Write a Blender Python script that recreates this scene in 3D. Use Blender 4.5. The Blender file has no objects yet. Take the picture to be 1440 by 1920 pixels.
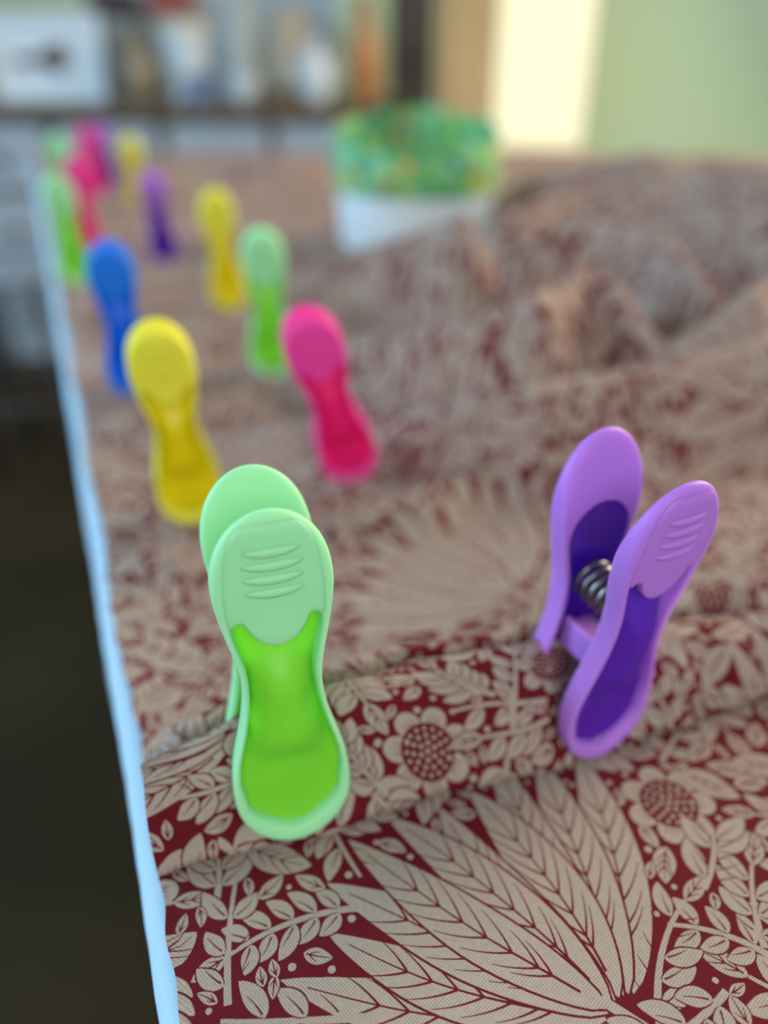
import bpy, bmesh, math, random
import numpy as np
from mathutils import Vector, Matrix

# ------------------------------------------------------------------ camera, world, light
S = bpy.context.scene
C = S.collection
H = 0.150                      # camera height over the table top (table top is z = 0)
PITCH = math.radians(31.0)
F = 1442.0                     # focal length in pixels of the 1440x1920 frame
cam_d = bpy.data.cameras.new('camera'); cam = bpy.data.objects.new('camera', cam_d); C.objects.link(cam)
cam.location = (0, 0, H); cam.rotation_euler = (math.radians(90) - PITCH, 0, 0)
cam_d.sensor_width = 36; cam_d.sensor_fit = 'AUTO'; cam_d.lens = F / 1920 * 36
cam_d.clip_start = 0.005; cam_d.clip_end = 50
cam_d.dof.use_dof = True; cam_d.dof.focus_distance = 0.144; cam_d.dof.aperture_fstop = 4.2
S.camera = cam

w = bpy.data.worlds.new('world'); S.world = w; w.use_nodes = True
w.node_tree.nodes['Background'].inputs[0].default_value = (0.86, 0.92, 1.0, 1)
w.node_tree.nodes['Background'].inputs[1].default_value = 0.24

def area(name, loc, target, size, power, col):
    d = bpy.data.lights.new(name, 'AREA'); d.shape = 'RECTANGLE'; d.size, d.size_y = size
    d.energy = power; d.color = col
    o = bpy.data.objects.new(name, d); C.objects.link(o); o.location = loc
    o.rotation_euler = (Vector(target) - Vector(loc)).to_track_quat('-Z', 'Y').to_euler()
    return o
area('assumed_left_daylight', (-1.9, 0.55, 0.75), (0, 0.2, 0), (1.3, 1.2), 40, (0.52, 0.79, 1.0))  # unseen cool light assumed from the left
area('assumed_right_daylight', (1.7, 1.5, 0.95), (0.1, 0.3, 0), (0.9, 1.1), 58, (1.0, 0.80, 0.58))  # unseen warm light assumed from the right rear, placed apart from the back window
area('front_fill_light', (0.5, -1.9, 1.5), (0.2, 1.2, 0.1), (2.2, 1.4), 40, (1.0, 0.97, 0.92))  # unseen fill light added behind the camera to brighten surfaces facing it

S.view_settings.view_transform = 'Standard'; S.view_settings.look = 'None'
S.view_settings.gamma = 1; S.view_settings.use_curve_mapping = False
S.view_settings.exposure = 0.2

# ------------------------------------------------------------------ helpers
cP, sP = math.cos(PITCH), math.sin(PITCH)
def ray(u, v):
    t = 960 - v
    return Vector((u - 720, cP * F + sP * t, -sP * F + cP * t))
def ground(u, v, z=0.0):
    d = ray(u, v); k = (H - z) / -d.z
    return Vector((d.x * k, d.y * k, z))
def at_depth(u, v, y):
    d = ray(u, v); k = y / d.y
    return Vector((d.x * k, y, H + d.z * k))

def lin(c):
    return tuple(((x / 255) / 12.92 if x / 255 <= 0.04045 else ((x / 255 + 0.055) / 1.055) ** 2.4) for x in c) + (1,)

def mat(name, col, rough=0.5, spec=0.5, sss=0.0, metal=0.0, noise=None, bump=None, trans=0.0):
    m = bpy.data.materials.new(name); m.use_nodes = True
    nt = m.node_tree; b = nt.nodes['Principled BSDF']
    b.inputs['Roughness'].default_value = rough; b.inputs['Metallic'].default_value = metal
    b.inputs['Specular IOR Level'].default_value = spec
    c = lin(col); b.inputs['Base Color'].default_value = c
    if sss:
        b.inputs['Subsurface Weight'].default_value = sss
        b.inputs['Subsurface Radius'].default_value = (1, 1, 1); b.inputs['Subsurface Scale'].default_value = 0.003
    if trans:
        tr_ = nt.nodes.new('ShaderNodeBsdfTranslucent'); tr_.inputs['Color'].default_value = c
        ms = nt.nodes.new('ShaderNodeMixShader'); ms.inputs[0].default_value = trans
        nt.links.new(b.outputs[0], ms.inputs[1]); nt.links.new(tr_.outputs[0], ms.inputs[2])
        nt.links.new(ms.outputs[0], nt.nodes['Material Output'].inputs['Surface'])
    tc = nt.nodes.new('ShaderNodeTexCoord')
    if noise:                                   # (scale, second colour)
        n = nt.nodes.new('ShaderNodeTexNoise'); n.inputs['Scale'].default_value = noise[0]; n.inputs['Detail'].default_value = 4
        r = nt.nodes.new('ShaderNodeValToRGB')
        r.color_ramp.elements[0].position = 0.35; r.color_ramp.elements[1].position = 0.65
        r.color_ramp.elements[0].color = c; r.color_ramp.elements[1].color = lin(noise[1])
        nt.links.new(tc.outputs['Object'], n.inputs['Vector']); nt.links.new(n.outputs['Fac'], r.inputs['Fac'])
        nt.links.new(r.outputs['Color'], b.inputs['Base Color'])
    if bump:                                    # (scale, distance)
        n2 = nt.nodes.new('ShaderNodeTexNoise'); n2.inputs['Scale'].default_value = bump[0]
        bp = nt.nodes.new('ShaderNodeBump'); bp.inputs['Strength'].default_value = 0.5; bp.inputs['Distance'].default_value = bump[1]
        nt.links.new(tc.outputs['Object'], n2.inputs['Vector'])
        nt.links.new(n2.outputs['Fac'], bp.inputs['Height']); nt.links.new(bp.outputs['Normal'], b.inputs['Normal'])
    return m

def mesh_obj(name, verts, faces, m, parent=None, smooth=True, sharp=None):
    me = bpy.data.meshes.new(name); me.from_pydata([tuple(v) for v in verts], [], faces)
    bm = bmesh.new(); bm.from_mesh(me); bmesh.ops.recalc_face_normals(bm, faces=bm.faces); bm.to_mesh(me); bm.free()
    if smooth:
        me.polygons.foreach_set('use_smooth', [True] * len(me.polygons))
        if sharp: me.set_sharp_from_angle(angle=math.radians(sharp))
    if m: me.materials.append(m)
    o = bpy.data.objects.new(name, me); C.objects.link(o)
    if parent: o.parent = parent
    return o

def box(name, lo, hi, m, parent=None, bev=0.0):
    bm = bmesh.new(); bmesh.ops.create_cube(bm, size=1)
    for v in bm.verts:
        v.co = Vector([lo[i] + (v.co[i] + .5) * (hi[i] - lo[i]) for i in range(3)])
    if bev: bmesh.ops.bevel(bm, geom=bm.edges[:] , offset=bev, segments=2, affect='EDGES', profile=0.6)
    me = bpy.data.meshes.new(name); bm.to_mesh(me); bm.free(); me.materials.append(m)
    o = bpy.data.objects.new(name, me); C.objects.link(o)
    if parent: o.parent = parent
    return o

def lathe(name, prof, m, parent=None, n=48, sharp=40, loc=(0, 0, 0)):
    V, Fc = [], []
    for (r, z) in prof:
        for k in range(n):
            a = 2 * math.pi * k / n; V.append((loc[0] + r * math.cos(a), loc[1] + r * math.sin(a), loc[2] + z))
    for i in range(len(prof) - 1):
        for k in range(n):
            k2 = (k + 1) % n; Fc.append((i * n + k, i * n + k2, (i + 1) * n + k2, (i + 1) * n + k))
    return mesh_obj(name, V, Fc, m, parent, sharp=sharp)

def tube(name, pts, r, m, parent=None, n=8, closed_ends=True):
    V, Fc = [], []; pts = [Vector(p) for p in pts]
    up = Vector((0, 0, 1))
    for i, p in enumerate(pts):
        t = (pts[min(i + 1, len(pts) - 1)] - pts[max(i - 1, 0)]).normalized()
        a = t.cross(up)
        if a.length < 1e-4: a = t.cross(Vector((0, 1, 0)))
        a.normalize(); b = t.cross(a)
        rr = r[i] if isinstance(r, (list, tuple)) else r
        for k in range(n):
            q = 2 * math.pi * k / n; V.append(p + (a * math.cos(q) + b * math.sin(q)) * rr)
    for i in range(len(pts) - 1):
        for k in range(n):
            k2 = (k + 1) % n; Fc.append((i * n + k, i * n + k2, (i + 1) * n + k2, (i + 1) * n + k))
    if closed_ends:
        Fc.append(tuple(range(n))); Fc.append(tuple(range((len(pts) - 1) * n, len(pts) * n)))
    return mesh_obj(name, V, Fc, m, parent)

def tag(o, label, cat, group=None, kind=None):
    if label: o['label'] = label
    if cat: o['category'] = cat
    if group: o['group'] = group
    if kind: o['kind'] = kind
    return o
def empty(name, loc, rz=0.0, rx=0.0):
    o = bpy.data.objects.new(name, None); C.objects.link(o)
    o.empty_display_size = 0.02
    o.location = loc; o.rotation_euler = (rx, 0, rz); return o

def smooth(a, b, x):
    t = np.clip((x - a) / (b - a), 0, 1); return t * t * (3 - 2 * t)

# ------------------------------------------------------------------ the room
FZ = -0.75
floor = box('floor', (-2.6, -1.2, FZ - .05), (2.6, 3.6, FZ), mat('floor_mat', (52, 44, 28), .8, .1, noise=(3, (40, 34, 22)), bump=(40, .002)))
tag(floor, None, None, kind='structure')
# back wall, nearer at its right end; it has one tall window opening
WALL_A = at_depth(0, 110, 3.25); WALL_B = at_depth(1440, 110, 2.8)
wdir = Vector((WALL_B.x - WALL_A.x, WALL_B.y - WALL_A.y, 0)).normalized(); wnor = Vector((wdir.y, -wdir.x, 0))   # towards the room
def on_wall(u, v):
    d = ray(u, v); o = Vector((0, 0, H)); k = (WALL_A - o).dot(wnor) / d.dot(wnor); return o + d * k
def wall_frame(o):
    o.matrix_world = Matrix(((wdir.x, -wnor.x, 0, WALL_A.x), (wdir.y, -wnor.y, 0, WALL_A.y), (0, 0, 1, 0), (0, 0, 0, 1)))
def wx(p): return (p - WALL_A).dot(wdir)
wl, wr = wx(on_wall(925, 130)), wx(on_wall(1112, 130))
wb, wt = on_wall(1000, 284).z, 1.15
wall_m = mat('green_wall_paint', (226, 248, 190), .8, .2, noise=(1.2, (222, 246, 204)))
V, Fc = [], []
def quadbox(x0, x1, z0, z1, y0=0.0, y1=0.12):
    b = len(V)
    for x in (x0, x1):
        for y in (y0, y1):
            for z in (z0, z1): V.append((x, y, z))
    for f in ((0, 1, 3, 2), (4, 6, 7, 5), (0, 4, 5, 1), (2, 3, 7, 6), (0, 2, 6, 4), (1, 5, 7, 3)): Fc.append(tuple(b + i for i in f))
quadbox(-1.4, wl, FZ, 1.9); quadbox(wr, 3.0, FZ, 1.9); quadbox(wl, wr, FZ, wb); quadbox(wl, wr, wt, 1.9)
wall = mesh_obj('wall_back', V, Fc, wall_m, smooth=False); wall_frame(wall); tag(wall, None, None, kind='structure')
glow = bpy.data.materials.new('sunlit_glass'); glow.use_nodes = True
gb = glow.node_tree.nodes['Principled BSDF']
gb.inputs['Base Color'].default_value = (.02, .02, .02, 1); gb.inputs['Roughness'].default_value = .2
gb.inputs['Emission Color'].default_value = (1.0, 0.945, 0.62, 1); gb.inputs['Emission Strength'].default_value = 1.0
win = empty('window_1', (0, 0, 0)); tag(win, None, None, kind='structure')
wall_frame(win)
white_frame = mat('window_frame_paint', (225, 214, 180), .5)
pane = box('pane', (wl + .012, .015, wb + .012), (wr - .012, .03, wt - .012), glow, win)
for nm, lo, hi in (('frame_rail', (wl, 0.0, wb), (wr, .06, wb + .012)), ('frame_rail', (wl, 0.0, wt - .012), (wr, .06, wt)),
                   ('frame_stile', (wl, 0.0, wb + .012), (wl + .012, .06, wt - .012)), ('frame_stile', (wr - .012, 0.0, wb + .012), (wr, .06, wt - .012))):
    box(nm, lo, hi, white_frame, win)

# beige curtain left of the window and a dark tall cabinet beside it
def curtain(u0, u1, zlo, zhi, y, m):
    a, b = at_depth(u0, 110, y), at_depth(u1, 110, y)
    n = 60; V, Fc = [], []
    for side in (0, .004):
        for j in (0, 1, 2, 3):
            for i in range(n + 1):
                t = i / n; V.append((a.x + (b.x - a.x) * t, y + side + .018 * math.sin(t * 2 * math.pi * 4) * (0.6 + .13 * j), zlo + (zhi - zlo) * j / 3))
    for s in (0, 1):
        for j in range(3):
            for i in range(n):
                k = s * 4 * (n + 1) + j * (n + 1) + i; Fc.append((k, k + 1, k + n + 2, k + n + 1))
    return mesh_obj('curtain', V, Fc, m)
cur = curtain(822, 926, FZ + .02, 1.3, 2.62, mat('beige_curtain_cloth', (238, 222, 186), .9, .1, noise=(6, (228, 214, 176))))
tag(cur, 'beige hanging curtain beside the bright narrow window', 'curtain')

# ------------------------------------------------------------------ table, white cloth
K = 0.41                                      # the table's left edge: x = -K*y + A
A_EDGE = -0.0117
Y0, Y1 = 0.0, 1.42
AW = 1.25                                     # table width along a
def sk(a, y, z=0.0): return Vector((a - K * y, y, z))
wood = mat('table_wood', (150, 112, 76), .5, noise=(9, (132, 96, 62)))
tb = empty('table', sk(A_EDGE + AW / 2, .6, FZ))
tag(tb, 'long work table under the white sheet and printed fabric', 'table')
def prism(name, pts, z0, z1, m, parent, base):
    V = [Vector((p.x, p.y, z0)) - base for p in pts] + [Vector((p.x, p.y, z1)) - base for p in pts]
    n = len(pts); Fc = [tuple(range(n)), tuple(range(n, 2 * n))] + [(i, (i + 1) % n, n + (i + 1) % n, n + i) for i in range(n)]
    return mesh_obj(name, V, Fc, m, parent, smooth=False)
tbase = Vector(tb.location)
YN = -0.25
prism('table_top', [sk(A_EDGE + .004, YN), sk(A_EDGE + AW, YN), sk(A_EDGE + AW, Y1), sk(A_EDGE + .004, Y1)], -.032, -.004, wood, tb, tbase)
for a_, y_ in ((.06, YN + .08), (AW - .1, YN + .08), (.06, Y1 - .1), (AW - .1, Y1 - .1)):
    c0 = sk(A_EDGE + a_, y_)
    prism('leg', [c0 + Vector((dx, dy, 0)) for dx, dy in ((-.025, -.025), (.025, -.025), (.025, .025), (-.025, .025))], FZ, -.032, wood, tb, tbase)

def weave_nodes(nt, uvout, pitch, strength, dist):
    b = nt.nodes['Principled BSDF']
    mp = nt.nodes.new('ShaderNodeMapping'); mp.inputs['Scale'].default_value = (1 / pitch,) * 3
    nt.links.new(uvout, mp.inputs['Vector'])
    sx = nt.nodes.new('ShaderNodeSeparateXYZ'); nt.links.new(mp.outputs[0], sx.inputs[0])
    outs = []
    for ax in ('X', 'Y'):
        m1 = nt.nodes.new('ShaderNodeMath'); m1.operation = 'MULTIPLY'; m1.inputs[1].default_value = 2 * math.pi
        m2 = nt.nodes.new('ShaderNodeMath'); m2.operation = 'SINE'
        nt.links.new(sx.outputs[ax], m1.inputs[0]); nt.links.new(m1.outputs[0], m2.inputs[0]); outs.append(m2)
    pr = nt.nodes.new('ShaderNodeMath'); pr.operation = 'MULTIPLY'
    nt.links.new(outs[0].outputs[0], pr.inputs[0]); nt.links.new(outs[1].outputs[0], pr.inputs[1])
    bp = nt.nodes.new('ShaderNodeBump'); bp.inputs['Strength'].default_value = strength; bp.inputs['Distance'].default_value = dist
    nt.links.new(pr.outputs[0], bp.inputs['Height']); nt.links.new(bp.outputs[0], b.inputs['Normal'])
    return pr

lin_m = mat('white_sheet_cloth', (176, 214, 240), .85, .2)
tcn = lin_m.node_tree.nodes['Texture Coordinate']
weave_nodes(lin_m.node_tree, tcn.outputs['Object'], .0006, .5, .0001)
# sheet: flat on the table, rolled over the left edge and hanging down
ys = np.concatenate([np.linspace(YN, .5, 160), np.linspace(.51, Y1, 80)])
prof = [(AW - .01, -.0036)] + [(AW * .5, -.0036), (.06, -.0036), (.02, -.0034), (.006, -.003)]
for q in np.linspace(0, 90, 6)[1:]:
    prof.append((.006 - .006 * math.sin(math.radians(q)), -.003 - .006 * (1 - math.cos(math.radians(q)))))
prof += [(-.001, -.03), (0.0, -.07), (-.004, -.13)]
V, Fc = [], []
rng = random.Random(3)
for y in ys:
    wob = .00025 * math.sin(y * 60) + .0001 * math.sin(y * 433 + 1)
    for i, (a, z) in enumerate(prof):
        hang = max(0, -z - .02) * .03 * math.sin(y * 24 + .6)
        V.append(sk(A_EDGE + a + (wob if i > 3 else 0) - hang, y, z))
n = len(prof)
for j in range(len(ys) - 1):
    for i in range(n - 1): Fc.append((j * n + i, j * n + i + 1, (j + 1) * n + i + 1, (j + 1) * n + i))
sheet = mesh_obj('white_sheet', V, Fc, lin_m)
tag(sheet, 'plain white sheet on the table showing past the printed fabric edge', 'sheet')

# ------------------------------------------------------------------ the fabric print (drawn in code, a plain leafy stand-in)
TILE = 0.190; NPX = 2560; PPM = NPX / (TILE * 1000)          # pixels per mm
M = np.zeros((NPX, NPX), np.float32)
R = random.Random(11)
def fill(pts, val):
    P = np.asarray(pts, float) * PPM
    x0, y0 = P[:, 0], P[:, 1]; x1, y1 = np.roll(x0, -1), np.roll(y0, -1)
    for r in range(int(math.floor(y0.min())), int(math.ceil(y0.max())) + 1):
        yy = r + .5
        hit = ((y0 <= yy) & (y1 > yy)) | ((y1 <= yy) & (y0 > yy))
        if not hit.any(): continue
        xs = np.sort(x0[hit] + (yy - y0[hit]) / (y1[hit] - y0[hit]) * (x1[hit] - x0[hit]))
        row = M[r % NPX]
        for k in range(0, len(xs) - 1, 2):
            a, b = int(round(xs[k])), int(round(xs[k + 1]))
            if b <= a: continue
            w_ = b - a; a %= NPX
            if a + w_ <= NPX: row[a:a + w_] = val
            else: row[a:] = val; row[:(a + w_) % NPX] = val
def val(x, y): return M[int(y * PPM) % NPX, int(x * PPM) % NPX]
def curve(x, y, ang, L, bend, n=18):
    """points along a bending line"""
    out = [(x, y)]; a = ang - bend / 2
    for i in range(n):
        a += bend / n; x += math.cos(a) * L / n; y += math.sin(a) * L / n; out.append((x, y))
    return out
def strip(path, wfun):
    P = np.array(path); T = np.gradient(P, axis=0); T /= np.linalg.norm(T, axis=1)[:, None] + 1e-9
    N = np.stack([-T[:, 1], T[:, 0]], 1); t = np.linspace(0, 1, len(P)); W = np.array([wfun(q) for q in t])[:, None]
    return np.concatenate([P + N * W, (P - N * W)[::-1]])
def leaf(x, y, ang, L, W, bend=0.3, veins=4, outline=.55, vw=.22, test=0.0):
    path = curve(x, y, ang, L, bend, 22)
    prof = lambda t: W / 2 * (math.sin(math.pi * min(1, t ** .85)) ** .8) + .02
    if test:
        pts = strip(path, lambda t: prof(t) * .95)
        hits = sum(val(px, py) for px, py in pts) + sum(val(px, py) for px, py in path[3:])
        if hits > test * (len(pts) + len(path)): return False
    if outline: fill(strip(path, lambda t: prof(t) + outline), 0)
    fill(strip(path, prof), 1)
    if veins:
        fill(strip(path[2:-2], lambda t: vw * (1 - .55 * t) * .9), 0)
        for k in range(veins):
            i = 4 + int((len(path) - 10) * k / max(1, veins)); px, py = path[i]
            dx, dy = path[i + 1][0] - px, path[i + 1][1] - py; a = math.atan2(dy, dx)
            lw = prof(i / 22) * 1.5
            for s in (-1, 1):
                fill(strip(curve(px, py, a + s * .5, lw * 1.25, -s * .35, 6), lambda t: vw * .75 * (1 - .8 * t) + .02), 0)
    return True
def disc(x, y, rx, v, ry=None, rot=0, n=18):
    ry = ry or rx; c, s = math.cos(rot), math.sin(rot)
    fill([(x + rx * math.cos(a) * c - ry * math.sin(a) * s, y + rx * math.cos(a) * s + ry * math.sin(a) * c) for a in np.linspace(0, 2 * math.pi, n, endpoint=False)], v)
def flower(x, y, r, rot, npet=7):
    for v, e in ((0, .6), (1, 0)):
        for k in range(npet):
            a = rot + 2 * math.pi * k / npet
            disc(x + math.cos(a) * r * .74, y + math.sin(a) * r * .74, r * .34 + e, v, r * .31 + e, a)
    for k in range(npet):
        a = rot + 2 * math.pi * k / npet
        for q in (-.16, 0, .16):
            fill(strip(curve(x + math.cos(a + q) * r * .66, y + math.sin(a + q) * r * .66, a + q, r * .2, 0, 4), lambda t: .13 * (1 - .6 * t)), 0)
    disc(x, y, r * .66, 0, n=32)
    for ring, cnt in ((0, 1), (.19, 6), (.36, 11), (.52, 16)):
        for k in range(cnt):
            a = rot + 2 * math.pi * (k + .37 * ring) / cnt
            disc(x + math.cos(a) * r * ring, y + math.sin(a) * r * ring, r * (.066 - .03 * ring), 1, n=10)
def sprig(x, y, ang, L, n, lw, bend=.6):
    p = curve(x, y, ang, L, bend, 24)
    if sum(val(a, b) for a, b in p) > 4: return False
    fill(strip(p, lambda t: .75 - .35 * t), 1)
    for k in range(n):
        i = int(3 + 20 * k / n); px, py = p[i]; a = math.atan2(p[i + 1][1] - py, p[i + 1][0] - px)
        for s in (-1, 1):
            leaf(px + math.cos(a + s * .8) * .9, py + math.sin(a + s * .8) * .9, a + s * R.uniform(.7, .95), lw * R.uniform(.85, 1.15), lw * .5, -s * .5, 0, .35, test=.35)
            q = curve(px + math.cos(a + s * .8) * 1.6, py + math.sin(a + s * .8) * 1.6, a + s * .8, lw * .6, -s * .3, 6)
            fill(strip(q, lambda t: .2 * (1 - .7 * t)), 0)
    ex, ey = p[-1]; leaf(ex, ey, math.atan2(p[-1][1] - p[-2][1], p[-1][0] - p[-2][0]), lw * 1.1, lw * .5, .2, 2, .35, test=.4)
    return True
def fan(x, y, a0, a1, n, L):
    order = list(range(n)); order.sort(key=lambda k: -abs(k - n / 2))
    for k in order:
        a = a0 + (a1 - a0) * k / (n - 1)
        leaf(x + math.cos(a) * 6, y + math.sin(a) * 6, a, L * R.uniform(.86, 1.08), L * R.uniform(.175, .21), R.uniform(-.45, .45), 7, .5, .31)
    fill(strip(curve(x - math.cos((a0 + a1) / 2) * 12, y - math.sin((a0 + a1) / 2) * 12, (a0 + a1) / 2, 20, .2), lambda t: 1.4 - .5 * t), 1)
D = math.radians
fan(66, 70, D(88), D(192), 12, 60)
fan(150, 150, D(40), D(150), 11, 46)
fan(-8, 152, D(100), D(215), 10, 44)
for (x, y, r, q) in ((-32, 94, 9, .3), (86, 118, 10, 0), (30, 150, 9.5, .5), (112, 40, 9, .2), (40, 20, 9, .1), (-18, 30, 8.5, .4), (118, 100, 8.5, .8), (60, 172, 8.5, .3)):
    flower(x, y, r, q)
for k in range(420):
    sprig(R.uniform(0, 190), R.uniform(0, 190), R.uniform(0, 6.28), R.uniform(16, 28), R.choice((3, 4, 5)), R.uniform(6.5, 9), R.uniform(-.8, .8))
for L_, cnt in ((14, 900), (9.5, 2500), (6.5, 3500), (4.2, 4500)):
    for k in range(cnt):
        leaf(R.uniform(0, 190), R.uniform(0, 190), R.uniform(0, 6.28), L_ * R.uniform(.85, 1.1), L_ * .50, R.uniform(-.6, .6), 3 if L_ > 8 else 1, .24, .2, test=.10)
for k in range(6000):
    x, y, r = R.uniform(0, 190), R.uniform(0, 190), R.uniform(.55, .85)
    if not any(val(x + math.cos(q) * (r + .45), y + math.sin(q) * (r + .45)) for q in np.linspace(0, 6.28, 8)): disc(x, y, r, 1, n=12)
M = (M * 2 + np.roll(M, 1, 0) + np.roll(M, -1, 0) + np.roll(M, 1, 1) + np.roll(M, -1, 1)) / 6
img = bpy.data.images.new('leafy_print', NPX, NPX, alpha=False, float_buffer=False); img.colorspace_settings.name = 'Non-Color'
px = np.ones((NPX, NPX, 4), np.float32); px[..., :3] = M[..., None]
img.pixels.foreach_set(px.ravel()); img.update(); img.pack()

cloth_m = bpy.data.materials.new('printed_linen'); cloth_m.use_nodes = True
nt = cloth_m.node_tree; b = nt.nodes['Principled BSDF']; b.inputs['Roughness'].default_value = .85; b.inputs['Specular IOR Level'].default_value = .2
uvn = nt.nodes.new('ShaderNodeUVMap'); uvn.uv_map = 'print'
mp = nt.nodes.new('ShaderNodeMapping'); mp.inputs['Scale'].default_value = (1 / TILE,) * 3
ti = nt.nodes.new('ShaderNodeTexImage'); ti.image = img
nt.links.new(uvn.outputs[0], mp.inputs[0]); nt.links.new(mp.outputs[0], ti.inputs[0])
pr = weave_nodes(nt, uvn.outputs[0], .00075, .6, .00012)
# weave: the cream ink is mottled by the threads
ma = nt.nodes.new('ShaderNodeMapRange'); ma.inputs['From Min'].default_value = -1; ma.inputs['From Max'].default_value = 1
ma.inputs['To Min'].default_value = .52; ma.inputs['To Max'].default_value = 1.0
nt.links.new(pr.outputs[0], ma.inputs[0])
nz = nt.nodes.new('ShaderNodeTexNoise'); nz.inputs['Scale'].default_value = 900; nt.links.new(uvn.outputs[0], nz.inputs['Vector'])
mx0 = nt.nodes.new('ShaderNodeMix'); mx0.data_type = 'RGBA'; mx0.inputs['A'].default_value = lin((168, 155, 143)); mx0.inputs['B'].default_value = lin((192, 181, 168))
nt.links.new(nz.outputs['Fac'], mx0.inputs['Factor'])
mu = nt.nodes.new('ShaderNodeMix'); mu.data_type = 'RGBA'; mu.blend_type = 'MULTIPLY'; mu.inputs['Factor'].default_value = .8
nt.links.new(mx0.outputs['Result'], mu.inputs['A']); nt.links.new(ma.outputs[0], mu.inputs['B'])
mx = nt.nodes.new('ShaderNodeMix'); mx.data_type = 'RGBA'; mx.inputs['A'].default_value = lin((98, 14, 28))
nt.links.new(ti.outputs['Color'], mx.inputs['Factor']); nt.links.new(mu.outputs['Result'], mx.inputs['B'])
nt.links.new(mx.outputs['Result'], b.inputs['Base Color'])

# ------------------------------------------------------------------ the printed fabric: one sheet with a standing pinched fold and loose folds behind
CR = [(230, 1660), (400, 1622), (578, 1577), (690, 1541), (840, 1497), (1080, 1436), (1260, 1370), (1440, 1312), (1700, 1240)]
cpts = [ground(u, v) for u, v in CR]
ca = np.array([p.x + K * p.y for p in cpts]); cy = np.array([p.y for p in cpts])
def crease(a):
    out = np.interp(a, ca, cy)
    hi = a > ca[-1]; return np.where(hi, cy[-1] + (a - ca[-1]) * .25, out)
def crest_h(a):
    return np.interp(a, [-.02, .01, .04, .075, .11, .16, .21, .3, .6], [.017, .022, .0265, .0275, .026, .019, .013, .010, .006])
aa = np.concatenate([np.arange(-.0062, .22, .0012), np.arange(.222, .5, .004), np.arange(.505, 1.16, .012)])
NA = len(aa)
RIDGES = [  # (polyline of (u, v, height)), width
    ([(200, 1045, .005), (330, 1040, .008), (420, 1040, .005)], .007),
    ([(640, 970, .006), (780, 930, .011), (900, 880, .011), (1030, 830, .006)], .009),
    ([(540, 800, .008), (760, 775, .020), (1000, 735, .034), (1250, 690, .040), (1500, 640, .042)], .020),
    ([(590, 660, .016), (820, 605, .046), (1000, 560, .060), (1090, 520, .056)], .018),
    ([(1090, 520, .056), (1165, 545, .056), (1215, 640, .040)], .015),
    ([(600, 500, .020), (760, 455, .046), (868, 415, .064), (880, 450, .050)], .020),
    ([(985, 470, .050), (1060, 420, .064), (1140, 400, .070), (1240, 450, .062), (1330, 540, .055)], .018),
    ([(960, 345, .050), (1060, 320, .064), (1200, 283, .080), (1330, 300, .074), (1500, 345, .07)], .060),
    ([(960, 400, .056), (1100, 360, .064), (1260, 380, .060), (1500, 420, .065)], .026),
    ([(1290, 640, .042), (1400, 560, .058), (1560, 480, .06)], .020),
    ([(150, 800, .005), (330, 790, .007), (470, 775, .008)], .010),
    ([(250, 690, .008), (420, 640, .010), (560, 600, .010)], .014),
    ([(330, 310, .02), (460, 295, .028), (560, 300, .025)], .05),
]
rid = []
for pl, wd in RIDGES:
    q = [ground(u, v, h) for u, v, h in pl]; rid.append((np.array([(p.x, p.y) for p in q]), np.array([p.z for p in q]), wd))
def fold_noise(x, y):
    z = 0
    for k, (fx, fy, ph, am) in enumerate(((9, 31, .3, 1), (-14, 47, 1.9, .6), (23, 22, 4.1, .5), (-31, 12, 2.2, .5), (6, 83, .7, .3))):
        z = z + am * np.sin(fx * x + fy * y + ph + 1.3 * np.sin(7 * x - 5 * y + k))
    return z
TUB = ground(782, 486, .002) + Vector((0, .066, 0))
PEG_SPOTS = []      # (x, y, height, radius) humps of cloth pinched between peg jaws
def height(x, y):
    z = np.zeros_like(x)
    for P, hh, wd in rid:
        best = np.full(x.shape, 1e9); bh = np.zeros_like(x)
        for i in range(len(P) - 1):
            d = P[i + 1] - P[i]; L2 = (d ** 2).sum()
            t = np.clip(((x - P[i, 0]) * d[0] + (y - P[i, 1]) * d[1]) / L2, 0, 1)
            dist = np.hypot(x - P[i, 0] - t * d[0], y - P[i, 1] - t * d[1])
            k = dist < best; best = np.where(k, dist, best); bh = np.where(k, hh[i] + t * (hh[i + 1] - hh[i]), bh)
        wv = wd * (1 + .22 * np.sin(x * 37 + y * 23 + wd * 900)); r_ = bh * np.exp(-(best / wv) ** 2.4); z = np.maximum(z, r_) + .10 * np.minimum(z, r_)
    amt = smooth(.22, .5, y) * .0015 + smooth(.30, .6, y) * smooth(-.02, .25, x) * .0010
    z = z + amt * (fold_noise(x, y) + 1.2)
    z = z * (1 - np.exp(-(np.hypot(x - TUB.x, y - TUB.y) / .086) ** 12))
    for (px_, py_, h_, rx_, ry_, c_, s_) in PEG_SPOTS:
        lx = (x - px_) * c_ + (y - py_) * s_; ly = -(x - px_) * s_ + (y - py_) * c_
        z = np.maximum(z * (1 - np.exp(-((lx / .02) ** 2 + (ly / .02) ** 2))), h_ * np.exp(-(np.abs(lx) / rx_) ** 2.5 - (np.abs(ly) / ry_) ** 4))
    return z

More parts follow.
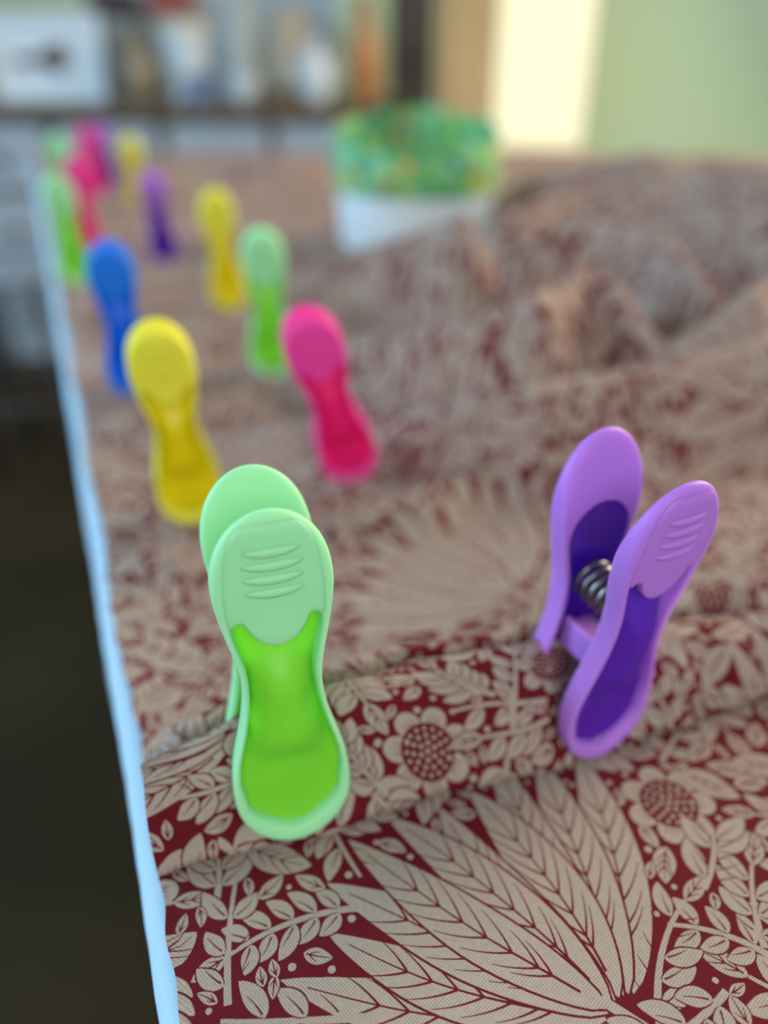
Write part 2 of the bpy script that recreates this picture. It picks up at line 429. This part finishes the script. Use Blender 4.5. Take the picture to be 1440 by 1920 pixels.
# pegs: pixel of the front foot, colour, yaw, lean (positive = back), gap between levers at top / foot
PEGS = [   # colour, pixel of the front foot, yaw, lean back, roll to the right, lever gap at top and foot, hump of cloth between the jaws
    ('green', (562, 1573), 17, 6.0, 0, .0180, .0150, None),
    ('purple', (1124, 1408), 28, -3.0, 1.6, .0200, .0160, None),
    ('yellow', (370, 979), 17, -7, -4, .0050, .0120, .012),
    ('pink', (668, 898), 10, -14, -15, .0050, .0120, .012),
    ('blue', (254, 740), 14, -8, -1, .0050, .0120, .012),
    ('green', (514, 708), 8, -5, -1, .0050, .0120, .012),
    ('yellow', (434, 582), 12, -6, -3, .0050, .0120, .012),
    ('purple', (312, 492), 14, -22, -2, .0050, .0120, .012),
    ('pink', (164, 478), 14, -4, 2, .0050, .0120, .012),
    ('green', (150, 535), 26, -4, -2, .0050, .0120, .012),
    ('yellow', (262, 388), 14, -20, 0, .0050, .0120, .012),
    ('green', (132, 400), 14, -2, 0, .0050, .0120, .012),
    ('pink', (180, 372), 14, 0, 0, .0050, .0120, .012),
    ('purple', (208, 352), 14, -18, 0, .0050, .0120, .012),
]
PEG_LOC = []
for col_, (u, v), yaw, lean, roll, gt, gf, hump in PEGS:
    yw = math.radians(yaw); P = ground(u, v, .001)
    ctr = P + Vector((-math.sin(yw), math.cos(yw), 0)) * (gf / 2 + .002)
    PEG_LOC.append(ctr)
    if hump: PEG_SPOTS.append((ctr.x, ctr.y, hump, .016, .0052, math.cos(yw), math.sin(yw)))

rows_xyz, rows_uv = [], []
yc = crease(aa); hc = crest_h(aa)
wav = .0006 * np.sin(aa * 130) + .0004 * np.sin(aa * 310 + 1)
yc = yc + wav
def add_row(y, z, vv):
    x = aa - K * y
    rows_xyz.append(np.stack([x, y, z], 1)); rows_uv.append(np.stack([x + .4, vv + .0 * x], 1))
YF = -.02
n1 = 70
for i in range(n1):                                                     # flat cloth in front, running under the fold
    t = i / (n1 - 1); y = YF + (yc + .004 - YF) * t
    x = aa - K * y
    z = .0004 + .0005 * (1 + np.sin(x * 70 + y * 45)) * (1 - t) + .0003 * np.sin(x * 160 - y * 120) * (1 - t ** 4)
    add_row(y, z, y)
# doubled-back edge and the front slope of the standing fold
add_row(yc + .0030, np.full(NA, .0013), yc + .006)
add_row(yc + .0005, np.full(NA, .0014), yc + .009)
pinch = np.zeros(NA)
for k in (0, 1):
    pa = PEG_LOC[k].x + K * PEG_LOC[k].y; pinch = np.maximum(pinch, np.exp(-(np.abs(aa - pa) / .0165) ** 4))
run = .0055 + hc * .34 + .001 * pinch
for i in range(26):
    t = i / 25
    ang = t
    y = yc - .0004 + run * (ang ** 1.15) + pinch * .0052 * float(smooth(0, .12, np.array(t))) * (1 - .8 * t)
    z = .0018 + hc * (math.sin(t * math.pi / 2) ** .9) + .0005 * np.sin(aa * 200 + t * 5) * t
    add_row(y, z, yc + .022 + t * (hc + .006) * 1.05)
top_y = yc - .0004 + run; top_z = .0018 + hc
for i in range(1, 13):                                                  # over the crest and down its back
    t = i / 12; q = t * math.pi
    y = top_y + .0016 * (1 - math.cos(min(q, math.pi))) / 1 * 1.0 + .0006 * t
    z = top_z - .0012 * (1 - math.cos(q * .5)) - (hc - .006) * smooth(.25, 1.0, np.full(NA, t))
    add_row(y, np.maximum(z, .0015), yc + .022 + (hc + .006) * 1.05 + .004 + t * hc)
by, bz = rows_xyz[-1][:, 1], rows_xyz[-1][:, 2]
offs = np.concatenate([np.arange(.0012, .03, .0012), np.arange(.0315, .22, .0017), np.arange(.2235, .55, .0035), np.arange(.556, 1.40, .0075)])
vb = rows_uv[-1][:, 1]
for o_ in offs:
    y = by + o_
    y = np.minimum(y, Y1 - .006 - .09 * np.clip(aa - .3, 0, 1))
    x = aa - K * y
    hump = .019 * np.exp(-((o_ - .0085) / .0062) ** 2) * np.interp(aa, [-.01, .03, .06, .2, .4], [.4, 1, 1, .9, .2])
    blend = smooth(.010, .03, np.full(NA, o_))
    z = bz * np.exp(-(o_ / .008)) + hump + height(x, y) * blend + .0012
    # press the cloth down at its left edge
    edge = smooth(-.0062, .006, aa); z = .0012 + (z - .0012) * (.25 + .75 * edge)
    add_row(y, z, vb + o_ * 1.0)
XYZ = np.array(rows_xyz); UV = np.array(rows_uv); NR = XYZ.shape[0]
# ragged left edge
XYZ[:, 0, 0] += .0010 * np.sin(XYZ[:, 0, 1] * 60) + .0004 * np.sin(XYZ[:, 0, 1] * 420)
idx = np.arange(NR * NA).reshape(NR, NA)
quads = np.stack([idx[:-1, :-1], idx[:-1, 1:], idx[1:, 1:], idx[1:, :-1]], -1).reshape(-1, 4)
me = bpy.data.meshes.new('printed_fabric')
me.from_pydata(XYZ.reshape(-1, 3).tolist(), [], quads.tolist())
uvl = me.uv_layers.new(name='print'); uvl.data.foreach_set('uv', UV.reshape(-1, 2)[quads.ravel()].astype(np.float32).ravel())
me.polygons.foreach_set('use_smooth', [True] * len(me.polygons)); me.materials.append(cloth_m); me.update()
fabric = bpy.data.objects.new('printed_fabric', me); C.objects.link(fabric)
tag(fabric, 'burgundy and cream leaf printed fabric lying folded along the table', 'fabric')

# ------------------------------------------------------------------ pegs
L = .080
_bf = [0, .17, .27, .345, .42, .49, .555, .62, .68, .74, .80, 1.0]
_bw = [12.6, 12.6, 11.8, 10.0, 8.6, 7.8, 7.7, 8.7, 10.0, 11.0, 11.5, 11.5]
_g = np.linspace(-.2, 1.2, 1401); _k = np.exp(-(np.arange(-80, 81) / 26.) ** 2); _k /= _k.sum()
_body = np.convolve(np.pad(np.interp(_g, _bf, _bw), 80, mode='edge'), _k, 'valid')
def half_w(f):
    w_ = float(np.interp(f, _g, _body)) * .001
    if f > .80: w_ *= max(0, 1 - ((f - .80) / .20) ** 2.15) ** .5
    if f < .17: w_ *= max(0, 1 - ((.17 - f) / .17) ** 2.1) ** .5
    return w_
def centre(f):  # lever's side profile, negative = outwards
    return -.0022 * max(0, (f - .62) / .38) ** 1.6 + .0012 * math.sin(math.pi * min(1, f / .62)) - .0016 * max(0, (.22 - f) / .22) ** 1.5
HB, HT = .045, .80                # the opening of the frame, lower and upper end
def rim(f): return float(np.interp(f, [0, .10, .16, .2, .3, .5, .7, .8], [2.6, 2.5, 2.0, 1.6, 1.3, 1.2, 1.3, 1.6])) * .001
def nub(f): return .0007 * math.exp(-((f - .165) / .022) ** 2)
# smooth sampled contours
def contour():
    out, hole = [], []
    n = 44
    for side in (1, -1):
        for i in range(n):
            q = i / n
            f = (1 - math.cos(math.pi * q)) / 2
            if side < 0: f = (1 + math.cos(math.pi * q)) / 2
            out.append((side * half_w(f), f))
            g = HB + (HT - HB) * f
            hw = half_w(g) - rim(g) - nub(g)
            cap = min(1.0, math.sqrt(max(0, 1 - (max(0, (g - .66) / (HT - .66))) ** 2)))
            capb = math.sqrt(max(0, 1 - (max(0, (.15 - g) / (.15 - HB))) ** 2))
            hole.append((side * hw * cap * capb, g))
    # light smoothing
    def sm(P):
        A = np.array(P)
        for _ in range(1): A = (np.roll(A, 1, 0) + 2 * A + np.roll(A, -1, 0)) / 4
        return [tuple(r) for r in A]
    return sm(out), sm(hole)
OUT, HOLE = contour(); NC = len(OUT)
TF = .0052                          # frame depth at the rim
def th(f): return TF * float(np.interp(f, [0, .15, .35, .6, .8, 1], [.75, .95, 1.0, 1.0, .95, .6]))
def frame_geo():
    V, Fc = [], []
    # loops: hole back, hole front, then outwards to the rounded rim and round the back
    def lerp(i, t):
        return (HOLE[i][0] + (OUT[i][0] - HOLE[i][0]) * t, HOLE[i][1] + (OUT[i][1] - HOLE[i][1]) * t)
    spec = [(0, .5), (0, -.30), (.10, -.40), (.35, -.47), (.62, -.5), (.85, -.45), (.96, -.30), (1, -.08), (1, .2), (.95, .38), (.82, .5), (.5, .5)]
    for t, k in spec:
        for i in range(NC):
            x, f = lerp(i, t)
            V.append((x, centre(f) + k * th(f), f * L))
    ns = len(spec)
    for s in range(ns):
        s2 = (s + 1) % ns
        for i in range(NC):
            i2 = (i + 1) % NC; Fc.append((s * NC + i, s * NC + i2, s2 * NC + i2, s2 * NC + i))
    return V, Fc
def core_geo():
    V, Fc = [], []
    nz_, nx = 44, 29
    for layer in (0, 1):
        for j in range(nz_):
            f = (HB - .016) + (HT + .014 - HB + .016) * j / (nz_ - 1)
            g = min(max(f, HB), HT)
            capb = math.sqrt(max(0, 1 - (max(0, (.15 - f) / (.15 - HB + .020))) ** 2))
            cap = math.sqrt(max(0, 1 - (max(0, (f - .66) / (HT - .66 + .016))) ** 2))
            hw = max(.0004, (half_w(g) - rim(g) + .0008) * cap * capb)
            up_ = float(smooth(.20, .36, np.array(f)))
            bul = .0060 * up_ * (1 - .80 * float(smooth(.50, .655, np.array(f))))
            dish = .0006 * (1 - up_)
            for i in range(nx):
                s = -1 + 2 * i / (nx - 1); e = max(0., 1 - (abs(s) / .84) ** 2.4) ** .8
                y = centre(f) + .0002 + .0011 * up_ - bul * e + dish * (1 - s * s) + layer * .0009
                V.append((s * hw, y, f * L))
    for layer in (0, 1):
        o = layer * nz_ * nx
        for j in range(nz_ - 1):
            for i in range(nx - 1):
                k = o + j * nx + i; Fc.append((k, k + 1, k + nx + 1, k + nx))
    o = nz_ * nx
    ring = [i for i in range(nx)] + [j * nx + nx - 1 for j in range(1, nz_)] + [(nz_ - 1) * nx + i for i in range(nx - 2, -1, -1)] + [j * nx for j in range(nz_ - 2, 0, -1)]
    for a, b_ in zip(ring, ring[1:] + ring[:1]): Fc.append((a, b_, b_ + o, a + o))
    return V, Fc
def pad_bottom(s):
    a = abs(s)
    if a < .60: lobe = .712 - .066 * math.sqrt(max(0, 1 - (a / .60) ** 2)) ** 1.0
    else: lobe = .712 + .010 * math.sin(min(1, (a - .60) / .27) * math.pi)
    return lobe
def pad_surface(s, f):
    """y of the pad's outer face"""
    return centre(f) - .5 * th(f) + .0001 - .0005 * (1 - s * s) + .0018 * abs(s) ** 6 * 0
def pad_geo():
    V, Fc = [], []; nx, nz_ = 33, 26
    for layer in (0, 1):
        for j in range(nz_):
            for i in range(nx):
                s = -1 + 2 * i / (nx - 1); fb = pad_bottom(s)
                # columns end on the rounded top outline
                lo, hi = fb, .975
                for _ in range(1): pass
                f = lo + (hi - lo) * (j / (nz_ - 1))
                x = s * (half_w(f) * .93 - .0003)
                edge = max(0, (abs(s) - .86) / .14); e2 = max(0, (f - .955) / .02); e3 = max(0, 1 - (f - fb) / .010)
                y = pad_surface(s, f) + .0007 * edge ** 2 + .0006 * e2 ** 2 + .0004 * e3 ** 2
                if layer: y = centre(f) - .10 * th(f)
                V.append((x, y, f * L))
    for layer in (0, 1):
        o = layer * nz_ * nx
        for j in range(nz_ - 1):
            for i in range(nx - 1):
                k = o + j * nx + i; Fc.append((k, k + 1, k + nx + 1, k + nx))
    o = nz_ * nx
    ring = [i for i in range(nx)] + [j * nx + nx - 1 for j in range(1, nz_)] + [(nz_ - 1) * nx + i for i in range(nx - 2, -1, -1)] + [j * nx for j in range(nz_ - 2, 0, -1)]
    for a, b_ in zip(ring, ring[1:] + ring[:1]): Fc.append((a, b_, b_ + o, a + o))
    return V, Fc
def rib_geo(f0, hw):
    V, Fc = [], []; n, k = 15, 7
    for i in range(n):
        s = -1 + 2 * i / (n - 1); x = s * hw; f = f0 + .004 * (s * s)
        ta = max(.05, (1 - s * s)) ** .5
        for j in range(k):
            q = math.pi * j / (k - 1)
            V.append((x, pad_surface(x / half_w(f), f) + .00015 - .00085 * ta * math.sin(q), f * L + .00095 * ta * math.cos(q) * (1 if q < 1.57 else 1.3)))
    for i in range(n - 1):
        for j in range(k - 1):
            a = i * k + j; Fc.append((a, a + 1, a + k + 1, a + k))
    return V, Fc
G_FRAME, G_CORE, G_PAD = frame_geo(), core_geo(), pad_geo()
G_RIBS = [rib_geo(f, hw) for f, hw in ((.905, .0052), (.870, .0056), (.835, .0056), (.800, .0054))]

steel = mat('spring_steel', (150, 150, 148), .28, .5, metal=1.0)
COL = {   # soft rim and pad colour, translucent core colour
    'green': ((166, 246, 184), (150, 246, 66)),
    'purple': ((186, 126, 232), (104, 36, 200)),
    'yellow': ((242, 240, 70), (250, 236, 0)),
    'pink': ((252, 70, 176), (255, 30, 136)),
    'blue': ((24, 134, 255), (0, 128, 255)),
}
PM = {k: (mat('soft_' + k, c[0], .5, .35, sss=.5, trans=.12), mat('core_' + k, c[1], .32, .5, sss=.3, trans=.38)) for k, c in COL.items()}
MESH = {}
def cached(key, geo, m, sharp=None):
    if key not in MESH:
        o = mesh_obj(key, geo[0], geo[1], m, sharp=sharp); MESH[key] = o.data; bpy.data.objects.remove(o)
    return MESH[key]
def child(name, me, parent):
    o = bpy.data.objects.new(name, me); C.objects.link(o); o.parent = parent; return o
def make_peg(col_, loc, yaw, lean, roll, gt, gf):
    soft, core = PM[col_]
    root = empty('clothes_peg', loc, math.radians(yaw), 0)
    if gt < .01: root.scale = (.94, .94, .94)
    root.rotation_euler = (Matrix.Rotation(math.radians(roll), 3, 'Y') @ Matrix.Rotation(math.radians(yaw), 3, 'Z') @ Matrix.Rotation(math.radians(-lean), 3, 'X')).to_euler()
    tilt = math.atan2((gt - gf) / 2, L)
    for s in (0, 1):
        lev = child('lever', cached('frame_' + col_, G_FRAME, soft, 50), root)
        lev.rotation_euler = (tilt if s == 0 else tilt, 0, math.pi * s)
        lev.location = (0, -gf / 2 if s == 0 else gf / 2, 0)
        child('core_panel', cached('corep_' + col_, G_CORE, core, 60), lev)
        child('grip_pad', cached('pad_' + col_, G_PAD, soft, 50), lev)
        for k, g in enumerate(G_RIBS): child('grip_rib', cached('rib%d_%s' % (k, col_), g, soft), lev)
    g_mid = gf + (gt - gf) * .5
    y0 = g_mid / 2 - .0016
    if 'spring%.4f' % g_mid not in MESH:
        pts = []; turns = 6.0; n = 150
        for i in range(n + 1):
            t = i / n; a = 2 * math.pi * turns * t; r = .0045
            pts.append((r * math.cos(a), -y0 + 2 * y0 * t, .545 * L + r * math.sin(a)))
        o = tube('spring', pts, .00078, steel, n=7); MESH['spring%.4f' % g_mid] = o.data; bpy.data.objects.remove(o)
    child('spring', MESH['spring%.4f' % g_mid], root)
    # fulcrum: a bridge plate between the levers on two cheeks
    key = 'fulcrum_%s_%.4f' % (col_, g_mid)
    if key not in MESH:
        bm = bmesh.new()
        def bx(lo, hi):
            r = bmesh.ops.create_cube(bm, size=1)
            for v in r['verts']: v.co = Vector([lo[i] + (v.co[i] + .5) * (hi[i] - lo[i]) for i in range(3)])
        yb = g_mid / 2 - .0031
        bx((-.0052, -yb, .385 * L), (.0052, yb, .405 * L))
        bx((-.0060, -yb, .33 * L), (-.0046, yb, .43 * L)); bx((.0046, -yb, .33 * L), (.0060, yb, .43 * L))
        bmesh.ops.bevel(bm, geom=bm.edges[:], offset=.0003, segments=1, affect='EDGES')
        me = bpy.data.meshes.new(key); bm.to_mesh(me); bm.free(); me.materials.append(soft); MESH[key] = me
    child('fulcrum', MESH[key], root)
    return root
LABELS = [
    'pale green peg with bright green core gripping the fold beside the white edge',
    'purple peg turned sideways on the fold with its steel spring showing',
    'yellow peg standing right behind the large green peg by the fabric edge',
    'hot pink peg on the fabric between a green peg and the folded front',
    'bright blue peg standing behind the yellow peg along the fabric edge',
    'blurred green peg between the hot pink peg and a yellow peg',
    'blurred yellow peg between the green peg and the smaller purple peg',
    'blurred purple peg between two yellow pegs on the far fabric',
    'blurred pink peg standing behind the bright blue peg',
    'green peg at the fabric edge just beyond the bright blue peg',
    'far yellow peg peeking out behind the small purple peg',
    'far pale green peg at the table edge beside the blurred pink peg',
    'farthest pink peg rising behind the nearer blurred pink peg',
    'dark purple peg beside the farthest pink peg',
]
for (col_, _, yaw, lean, roll, gt, gf, hump), loc, lab in zip(PEGS, PEG_LOC, LABELS):
    tag(make_peg(col_, loc, yaw, lean, roll, gt, gf), lab, 'clothes peg', 'pegs clipped along the fabric')

# ------------------------------------------------------------------ small patterned tub on the table
tub_c = TUB
tub = empty('fabric_tub', tub_c); tag(tub, 'small round white tub with a green patterned cuff standing behind the folds', 'tub')
tr = .068
lathe('body', [(0, .001), (tr * .95, .001), (tr * .97, .004), (tr, .056), (tr - .002, .056), (tr * .95, .006), (0, .005)], mat('tub_white', (206, 224, 234), .6), tub)
pat = bpy.data.materials.new('green_patterned_cloth'); pat.use_nodes = True
nt = pat.node_tree; b = nt.nodes['Principled BSDF']; b.inputs['Roughness'].default_value = .8
tc = nt.nodes.new('ShaderNodeTexCoord'); vo = nt.nodes.new('ShaderNodeTexVoronoi'); vo.inputs['Scale'].default_value = 120
sp = nt.nodes.new('ShaderNodeSeparateColor'); rp = nt.nodes.new('ShaderNodeValToRGB'); rp.color_ramp.interpolation = 'CONSTANT'
els = rp.color_ramp.elements
els[0].position = 0; els[0].color = lin((86, 170, 110)); els[1].position = .3; els[1].color = lin((136, 188, 84))
for p_, c_ in ((.5, (44, 124, 104)), (.66, (112, 190, 168)), (.82, (206, 160, 62)), (.88, (70, 146, 76))):
    e = els.new(p_); e.color = lin(c_)
nt.links.new(tc.outputs['Object'], vo.inputs['Vector']); nt.links.new(vo.outputs['Color'], sp.inputs[0]); nt.links.new(sp.outputs[0], rp.inputs[0]); nt.links.new(rp.outputs[0], b.inputs['Base Color'])
cuff = lathe('cuff', [(tr + .0008, .046), (tr + .0025, .047), (tr + .0032, .066), (tr + .0026, .085), (tr + .0006, .088), (tr - .001, .085), (tr - .0018, .070), (tr - .002, .058)], pat, tub)
lining = lathe('lining', [(tr - .0021, .0850), (tr - .003, .045), (tr - .006, .012), (0, .0105)], pat, tub)
for o_ in (cuff, lining):                      # the soft rim dips at the front and stands up at the back
    for v in o_.data.vertices:
        k = max(0, (v.co.z - .05) / .038); v.co.z += k * (.013 * v.co.y / tr + .002 + .002 * math.sin(5 * math.atan2(v.co.y, v.co.x)))

# ------------------------------------------------------------------ sideboard with things on it, far behind
SY = 2.18
top_z = at_depth(350, 196, SY).z
sl, sr = at_depth(-140, 150, SY).x, at_depth(716, 150, SY).x
sb = empty('sideboard', ((sl + sr) / 2, SY + .2, FZ)); tag(sb, 'long sideboard with brown wooden top and pale drawer fronts against the wall', 'sideboard')
o0 = Vector(sb.location)
def sbox(name, lo, hi, m, par, org, bev=0.0):
    return box(name, [lo[i] - org[i] for i in range(3)], [hi[i] - org[i] for i in range(3)], m, par, bev)
pale = mat('pale_blue_paint', (164, 178, 188), .6, noise=(3, (150, 166, 178))); brown = mat('brown_top_wood', (104, 88, 66), .5, noise=(5, (88, 72, 52)))
sbox('top', (sl - .02, SY - .02, top_z - .03), (sr + .02, SY + .44, top_z), brown, sb, o0, .004)
sbox('carcass', (sl, SY + .02, FZ + .1), (sr, SY + .42, top_z - .03), mat('sideboard_body', (108, 98, 88), .6), sb, o0)
nd = 4
for k in range(nd):
    x0 = sl + (sr - sl) * k / nd + .015; x1 = sl + (sr - sl) * (k + 1) / nd - .015
    for z0, z1 in ((top_z - .20, top_z - .045), (top_z - .38, top_z - .22), (FZ + .12, top_z - .40)):
        d = sbox('drawer', (x0, SY, z0), (x1, SY + .02, z1), pale, sb, o0, .004)
        kn = lathe('knob', [(0, 0), (.014, .004), (.016, .012), (.007, .02), (.007, .028)], brown, d, n=16)
        kn.rotation_euler = (math.radians(-90), 0, 0); kn.location = ((x0 + x1) / 2 - o0.x, SY - .028 - o0.y, (z0 + z1) / 2 - o0.z)
for x_ in (sl + .05, sr - .05):
    for y_ in (SY + .05, SY + .35): sbox('leg', (x_ - .025, y_ - .025, FZ), (x_ + .025, y_ + .025, FZ + .1), brown, sb, o0)

def stand(u, dy): p = at_depth(u, 196, SY + dy); return Vector((at_depth(u, 150, SY + dy).x, SY + dy, top_z))
def hh(v, dy): return at_depth(700, v, SY + dy).z - top_z
def wid(px_, dy): return px_ * (SY + dy) / ray(720, 130).y
# framed print leaning at the left
pc = stand(95, .14); fr = empty('framed_picture', pc, 0, math.radians(-6)); tag(fr, 'white framed picture with a dark blurred motif leaning on the sideboard', 'picture')
pw, ph = wid(205, .14), hh(20, .14)
whitep = mat('white_board', (205, 222, 232), .6)
box('backing', (-pw / 2, 0, 0), (pw / 2, .012, ph), whitep, fr)
for lo, hi in (((-pw / 2, -.01, 0), (pw / 2, 0, .018)), ((-pw / 2, -.01, ph - .018), (pw / 2, 0, ph)), ((-pw / 2, -.01, .018), (-pw / 2 + .018, 0, ph - .018)), ((pw / 2 - .018, -.01, .018), (pw / 2, 0, ph - .018))):
    box('frame_bar', lo, hi, whitep, fr)
mo = mesh_obj('printed_motif', [(x * pw, -.001, z * ph) for x, z in ((-.32, .40), (-.1, .42), (.12, .30), (.2, .5), (.17, .68), (.02, .62), (-.12, .52), (-.34, .50))], [tuple(range(8))], mat('print_ink', (74, 66, 62), .8), fr, smooth=False)
def jar(name, u, dy, prof, m, label, cat, extra=None, n=32):
    p = stand(u, dy); root = empty(name, p); tag(root, label, cat)
    lathe('body', prof, m, root, n=n)
    if extra: extra(root)
    return root
gl = lambda c, r=.35: mat('glaze', c, r, .5)
def bowlp(r, h, t=.006): return [(0, 0), (r * .45, 0), (r * .5, .006), (r * .85, h * .5), (r, h), (r - t, h), (r * .8, h * .5), (0, .012)]
def foot(r): return lambda root: lathe('foot_ring', [(r, -.0), (r, .006), (r * .8, .006), (r * .8, 0)], gl((170, 170, 165)), root)
def vase(r, h): return [(0, 0), (r * .7, 0), (r, h * .3), (r * .95, h * .6), (r * .45, h * .8), (r * .5, h), (r * .4, h), (r * .35, h * .8), (0, h * .7)]
def lid(r, h, c): return lambda root: lathe('lid', [(r, h), (r * 1.03, h + .004), (r, h + .022), (0, h + .026)], gl(c), root)
def can(r, h): return [(0, 0), (r, 0), (r, h), (r * .93, h), (r * .93, .01), (0, .01)]
jar('stoneware_vase', 262, .10, vase(wid(34, .1), hh(60, .1)), gl((128, 122, 100)), 'grey brown stoneware vase next to the white framed picture', 'vase', foot(wid(22, .1)))
jar('storage_jar', 352, .19, can(wid(44, .19), hh(60, .19)), gl((190, 210, 220)), 'wide pale grey storage jar with white domed lid on sideboard', 'jar', lid(wid(44, .19), hh(60, .19), (208, 206, 190)))
jar('blue_mug', 372, .03, can(wid(28, .03), hh(140, .03)), gl((92, 116, 152)), 'small blue mug in front of the pale grey storage jar', 'mug', lambda r: tube('handle', [(wid(28, .03) + .022 * math.sin(q), 0, .03 + .02 * math.cos(q)) for q in np.linspace(.1, 3.04, 10)], .004, gl((92, 116, 152)), r))
jar('white_pot', 458, .05, bowlp(wid(30, .05), hh(142, .05)), gl((206, 222, 230)), 'small white bowl on the sideboard beside the blue mug', 'bowl', foot(wid(16, .05)))
jar('grey_canister', 455, .22, can(wid(34, .22), hh(20, .22)), gl((162, 174, 178)), 'tall grey canister behind the small white bowl', 'canister', lid(wid(34, .22), hh(20, .22), (165, 172, 170)))
jar('tan_crock', 545, .26, [(0, 0), (wid(38, .26), 0), (wid(44, .26), hh(120, .26)), (wid(33, .26), hh(40, .26)), (wid(38, .26), hh(20, .26)), (wid(30, .26), hh(22, .26)), (0, .02)], gl((182, 174, 152)), 'tan bellied crock between grey canister and orange bottle', 'crock', foot(wid(34, .26)))
jar('pale_pitcher', 590, .08, vase(wid(35, .08), hh(70, .08)), gl((190, 206, 216)), 'pale blue grey pitcher in front of the tan crock', 'pitcher', lambda r: tube('handle', [(wid(30, .08) + .02 * math.sin(q), 0, .07 + .04 * math.cos(q)) for q in np.linspace(.1, 3.04, 10)], .006, gl((190, 206, 216)), r))
jar('shallow_dish', 522, .02, bowlp(wid(28, .02), hh(168, .02)), gl((98, 90, 66)), 'low olive brown dish at the front of the sideboard', 'dish', foot(wid(13, .02)))
jar('amber_bottle', 684, .12, vase(wid(30, .1), hh(15, .1)), mat('amber', (168, 112, 60), .4), 'orange amber bottle at the end of the sideboard', 'bottle', lambda r: lathe('stopper', [(0, hh(15, .1) + .03), (.016, hh(15, .1) + .028), (.014, hh(15, .1) - .01)], gl((120, 76, 40)), r, n=16))
bdp = stand(425, .415); bd = empty('backing_board', bdp); tag(bd, 'large pale blue grey board standing upright behind the jars on the sideboard', 'board')
bdw, bdh = wid(430, .415), hh(-60, .415)
box('panel', (-bdw / 2 + .012, -.003, .012), (bdw / 2 - .012, .005, bdh - .012), mat('pale_board', (186, 202, 208), .7, noise=(4, (172, 190, 196))), bd)
for lo, hi in (((-bdw / 2, -.006, 0), (bdw / 2, .006, .012)), ((-bdw / 2, -.006, bdh - .012), (bdw / 2, .006, bdh)), ((-bdw / 2, -.006, .012), (-bdw / 2 + .012, .006, bdh - .012)), ((bdw / 2 - .012, -.006, .012), (bdw / 2, .006, bdh - .012))):
    box('edge_strip', lo, hi, whitep, bd)
# two boxes behind the jars
bxp = stand(232, .33)
bk = empty('dark_box', bxp); tag(bk, 'dark brown lidded box standing behind the stoneware vase', 'box')
bw, bh = wid(80, .32), hh(-20, .32)
box('body', (-bw / 2, -.04, 0), (bw / 2, .04, bh * .75), mat('grey_card', (132, 146, 152), .7), bk, bev=.002)
box('lid', (-bw / 2 - .003, -.043, bh * .75), (bw / 2 + .003, .043, bh), mat('dark_card', (52, 40, 44), .7), bk, bev=.002)
rb = stand(338, .37); rbo = empty('red_box', rb); tag(rbo, 'tall grey box with rust red lid behind the storage jar', 'box')
box('body', (-.05, -.03, 0), (.05, .03, hh(28, .36)), mat('grey_card_b', (140, 150, 150), .7), rbo, bev=.002)
box('lid', (-.053, -.033, hh(28, .36)), (.053, .033, hh(-40, .36)), mat('red_card', (150, 70, 58), .7), rbo, bev=.002)

# dark tall cabinet between sideboard and curtain
DY = 2.35
dl, dr = at_depth(732, 110, DY).x, at_depth(815, 110, DY).x
dc = empty('dark_cabinet', ((dl + dr) / 2, DY + .15, FZ)); tag(dc, 'tall dark narrow cabinet standing between the sideboard and beige curtain', 'cabinet')
dark = mat('dark_wood', (58, 50, 42), .5, noise=(6, (44, 38, 34)))
hw_ = (dr - dl) / 2
box('carcass', (-hw_, -.13, .05), (hw_, .15, 1.75), dark, dc, bev=.004)
box('plinth', (-hw_ + .01, -.11, 0), (hw_ - .01, .14, .05), dark, dc)
for z0, z1 in ((.08, .86), (.88, 1.72)):
    d = box('door', (-hw_ + .008, -.15, z0), (hw_ - .008, -.13, z1), dark, dc, bev=.003)
    box('handle', (hw_ - .03, -.165, (z0 + z1) / 2 - .05), (hw_ - .02, -.15, (z0 + z1) / 2 + .05), steel, d)

# low bench and stool seen past the table's left edge
def stool(u, v, y, seat_h, col_, label):
    p = at_depth(u, v, y); r = empty('stool', (p.x, y, FZ)); tag(r, label, 'stool')
    lathe('seat', [(0, seat_h - .03), (.15, seat_h - .03), (.16, seat_h - .015), (.15, seat_h), (0, seat_h)], mat('stool_seat', col_, .6), r)
    for q in range(4):
        a = math.pi / 4 + q * math.pi / 2
        tube('leg', [(.10 * math.cos(a), .10 * math.sin(a), seat_h - .03), (.15 * math.cos(a), .15 * math.sin(a), 0)], .013, mat('stool_leg', (54, 58, 64), .5), r)
    tube('foot_rail', [(.13 * math.cos(a), .13 * math.sin(a), .2) for a in np.linspace(0, 2 * math.pi, 33)], .008, mat('stool_rail', (54, 58, 64), .5), r, closed_ends=False)
    return r
stool(-30, 300, 1.75, .50, (120, 136, 152), 'grey blue round stool on the floor past the table edge')
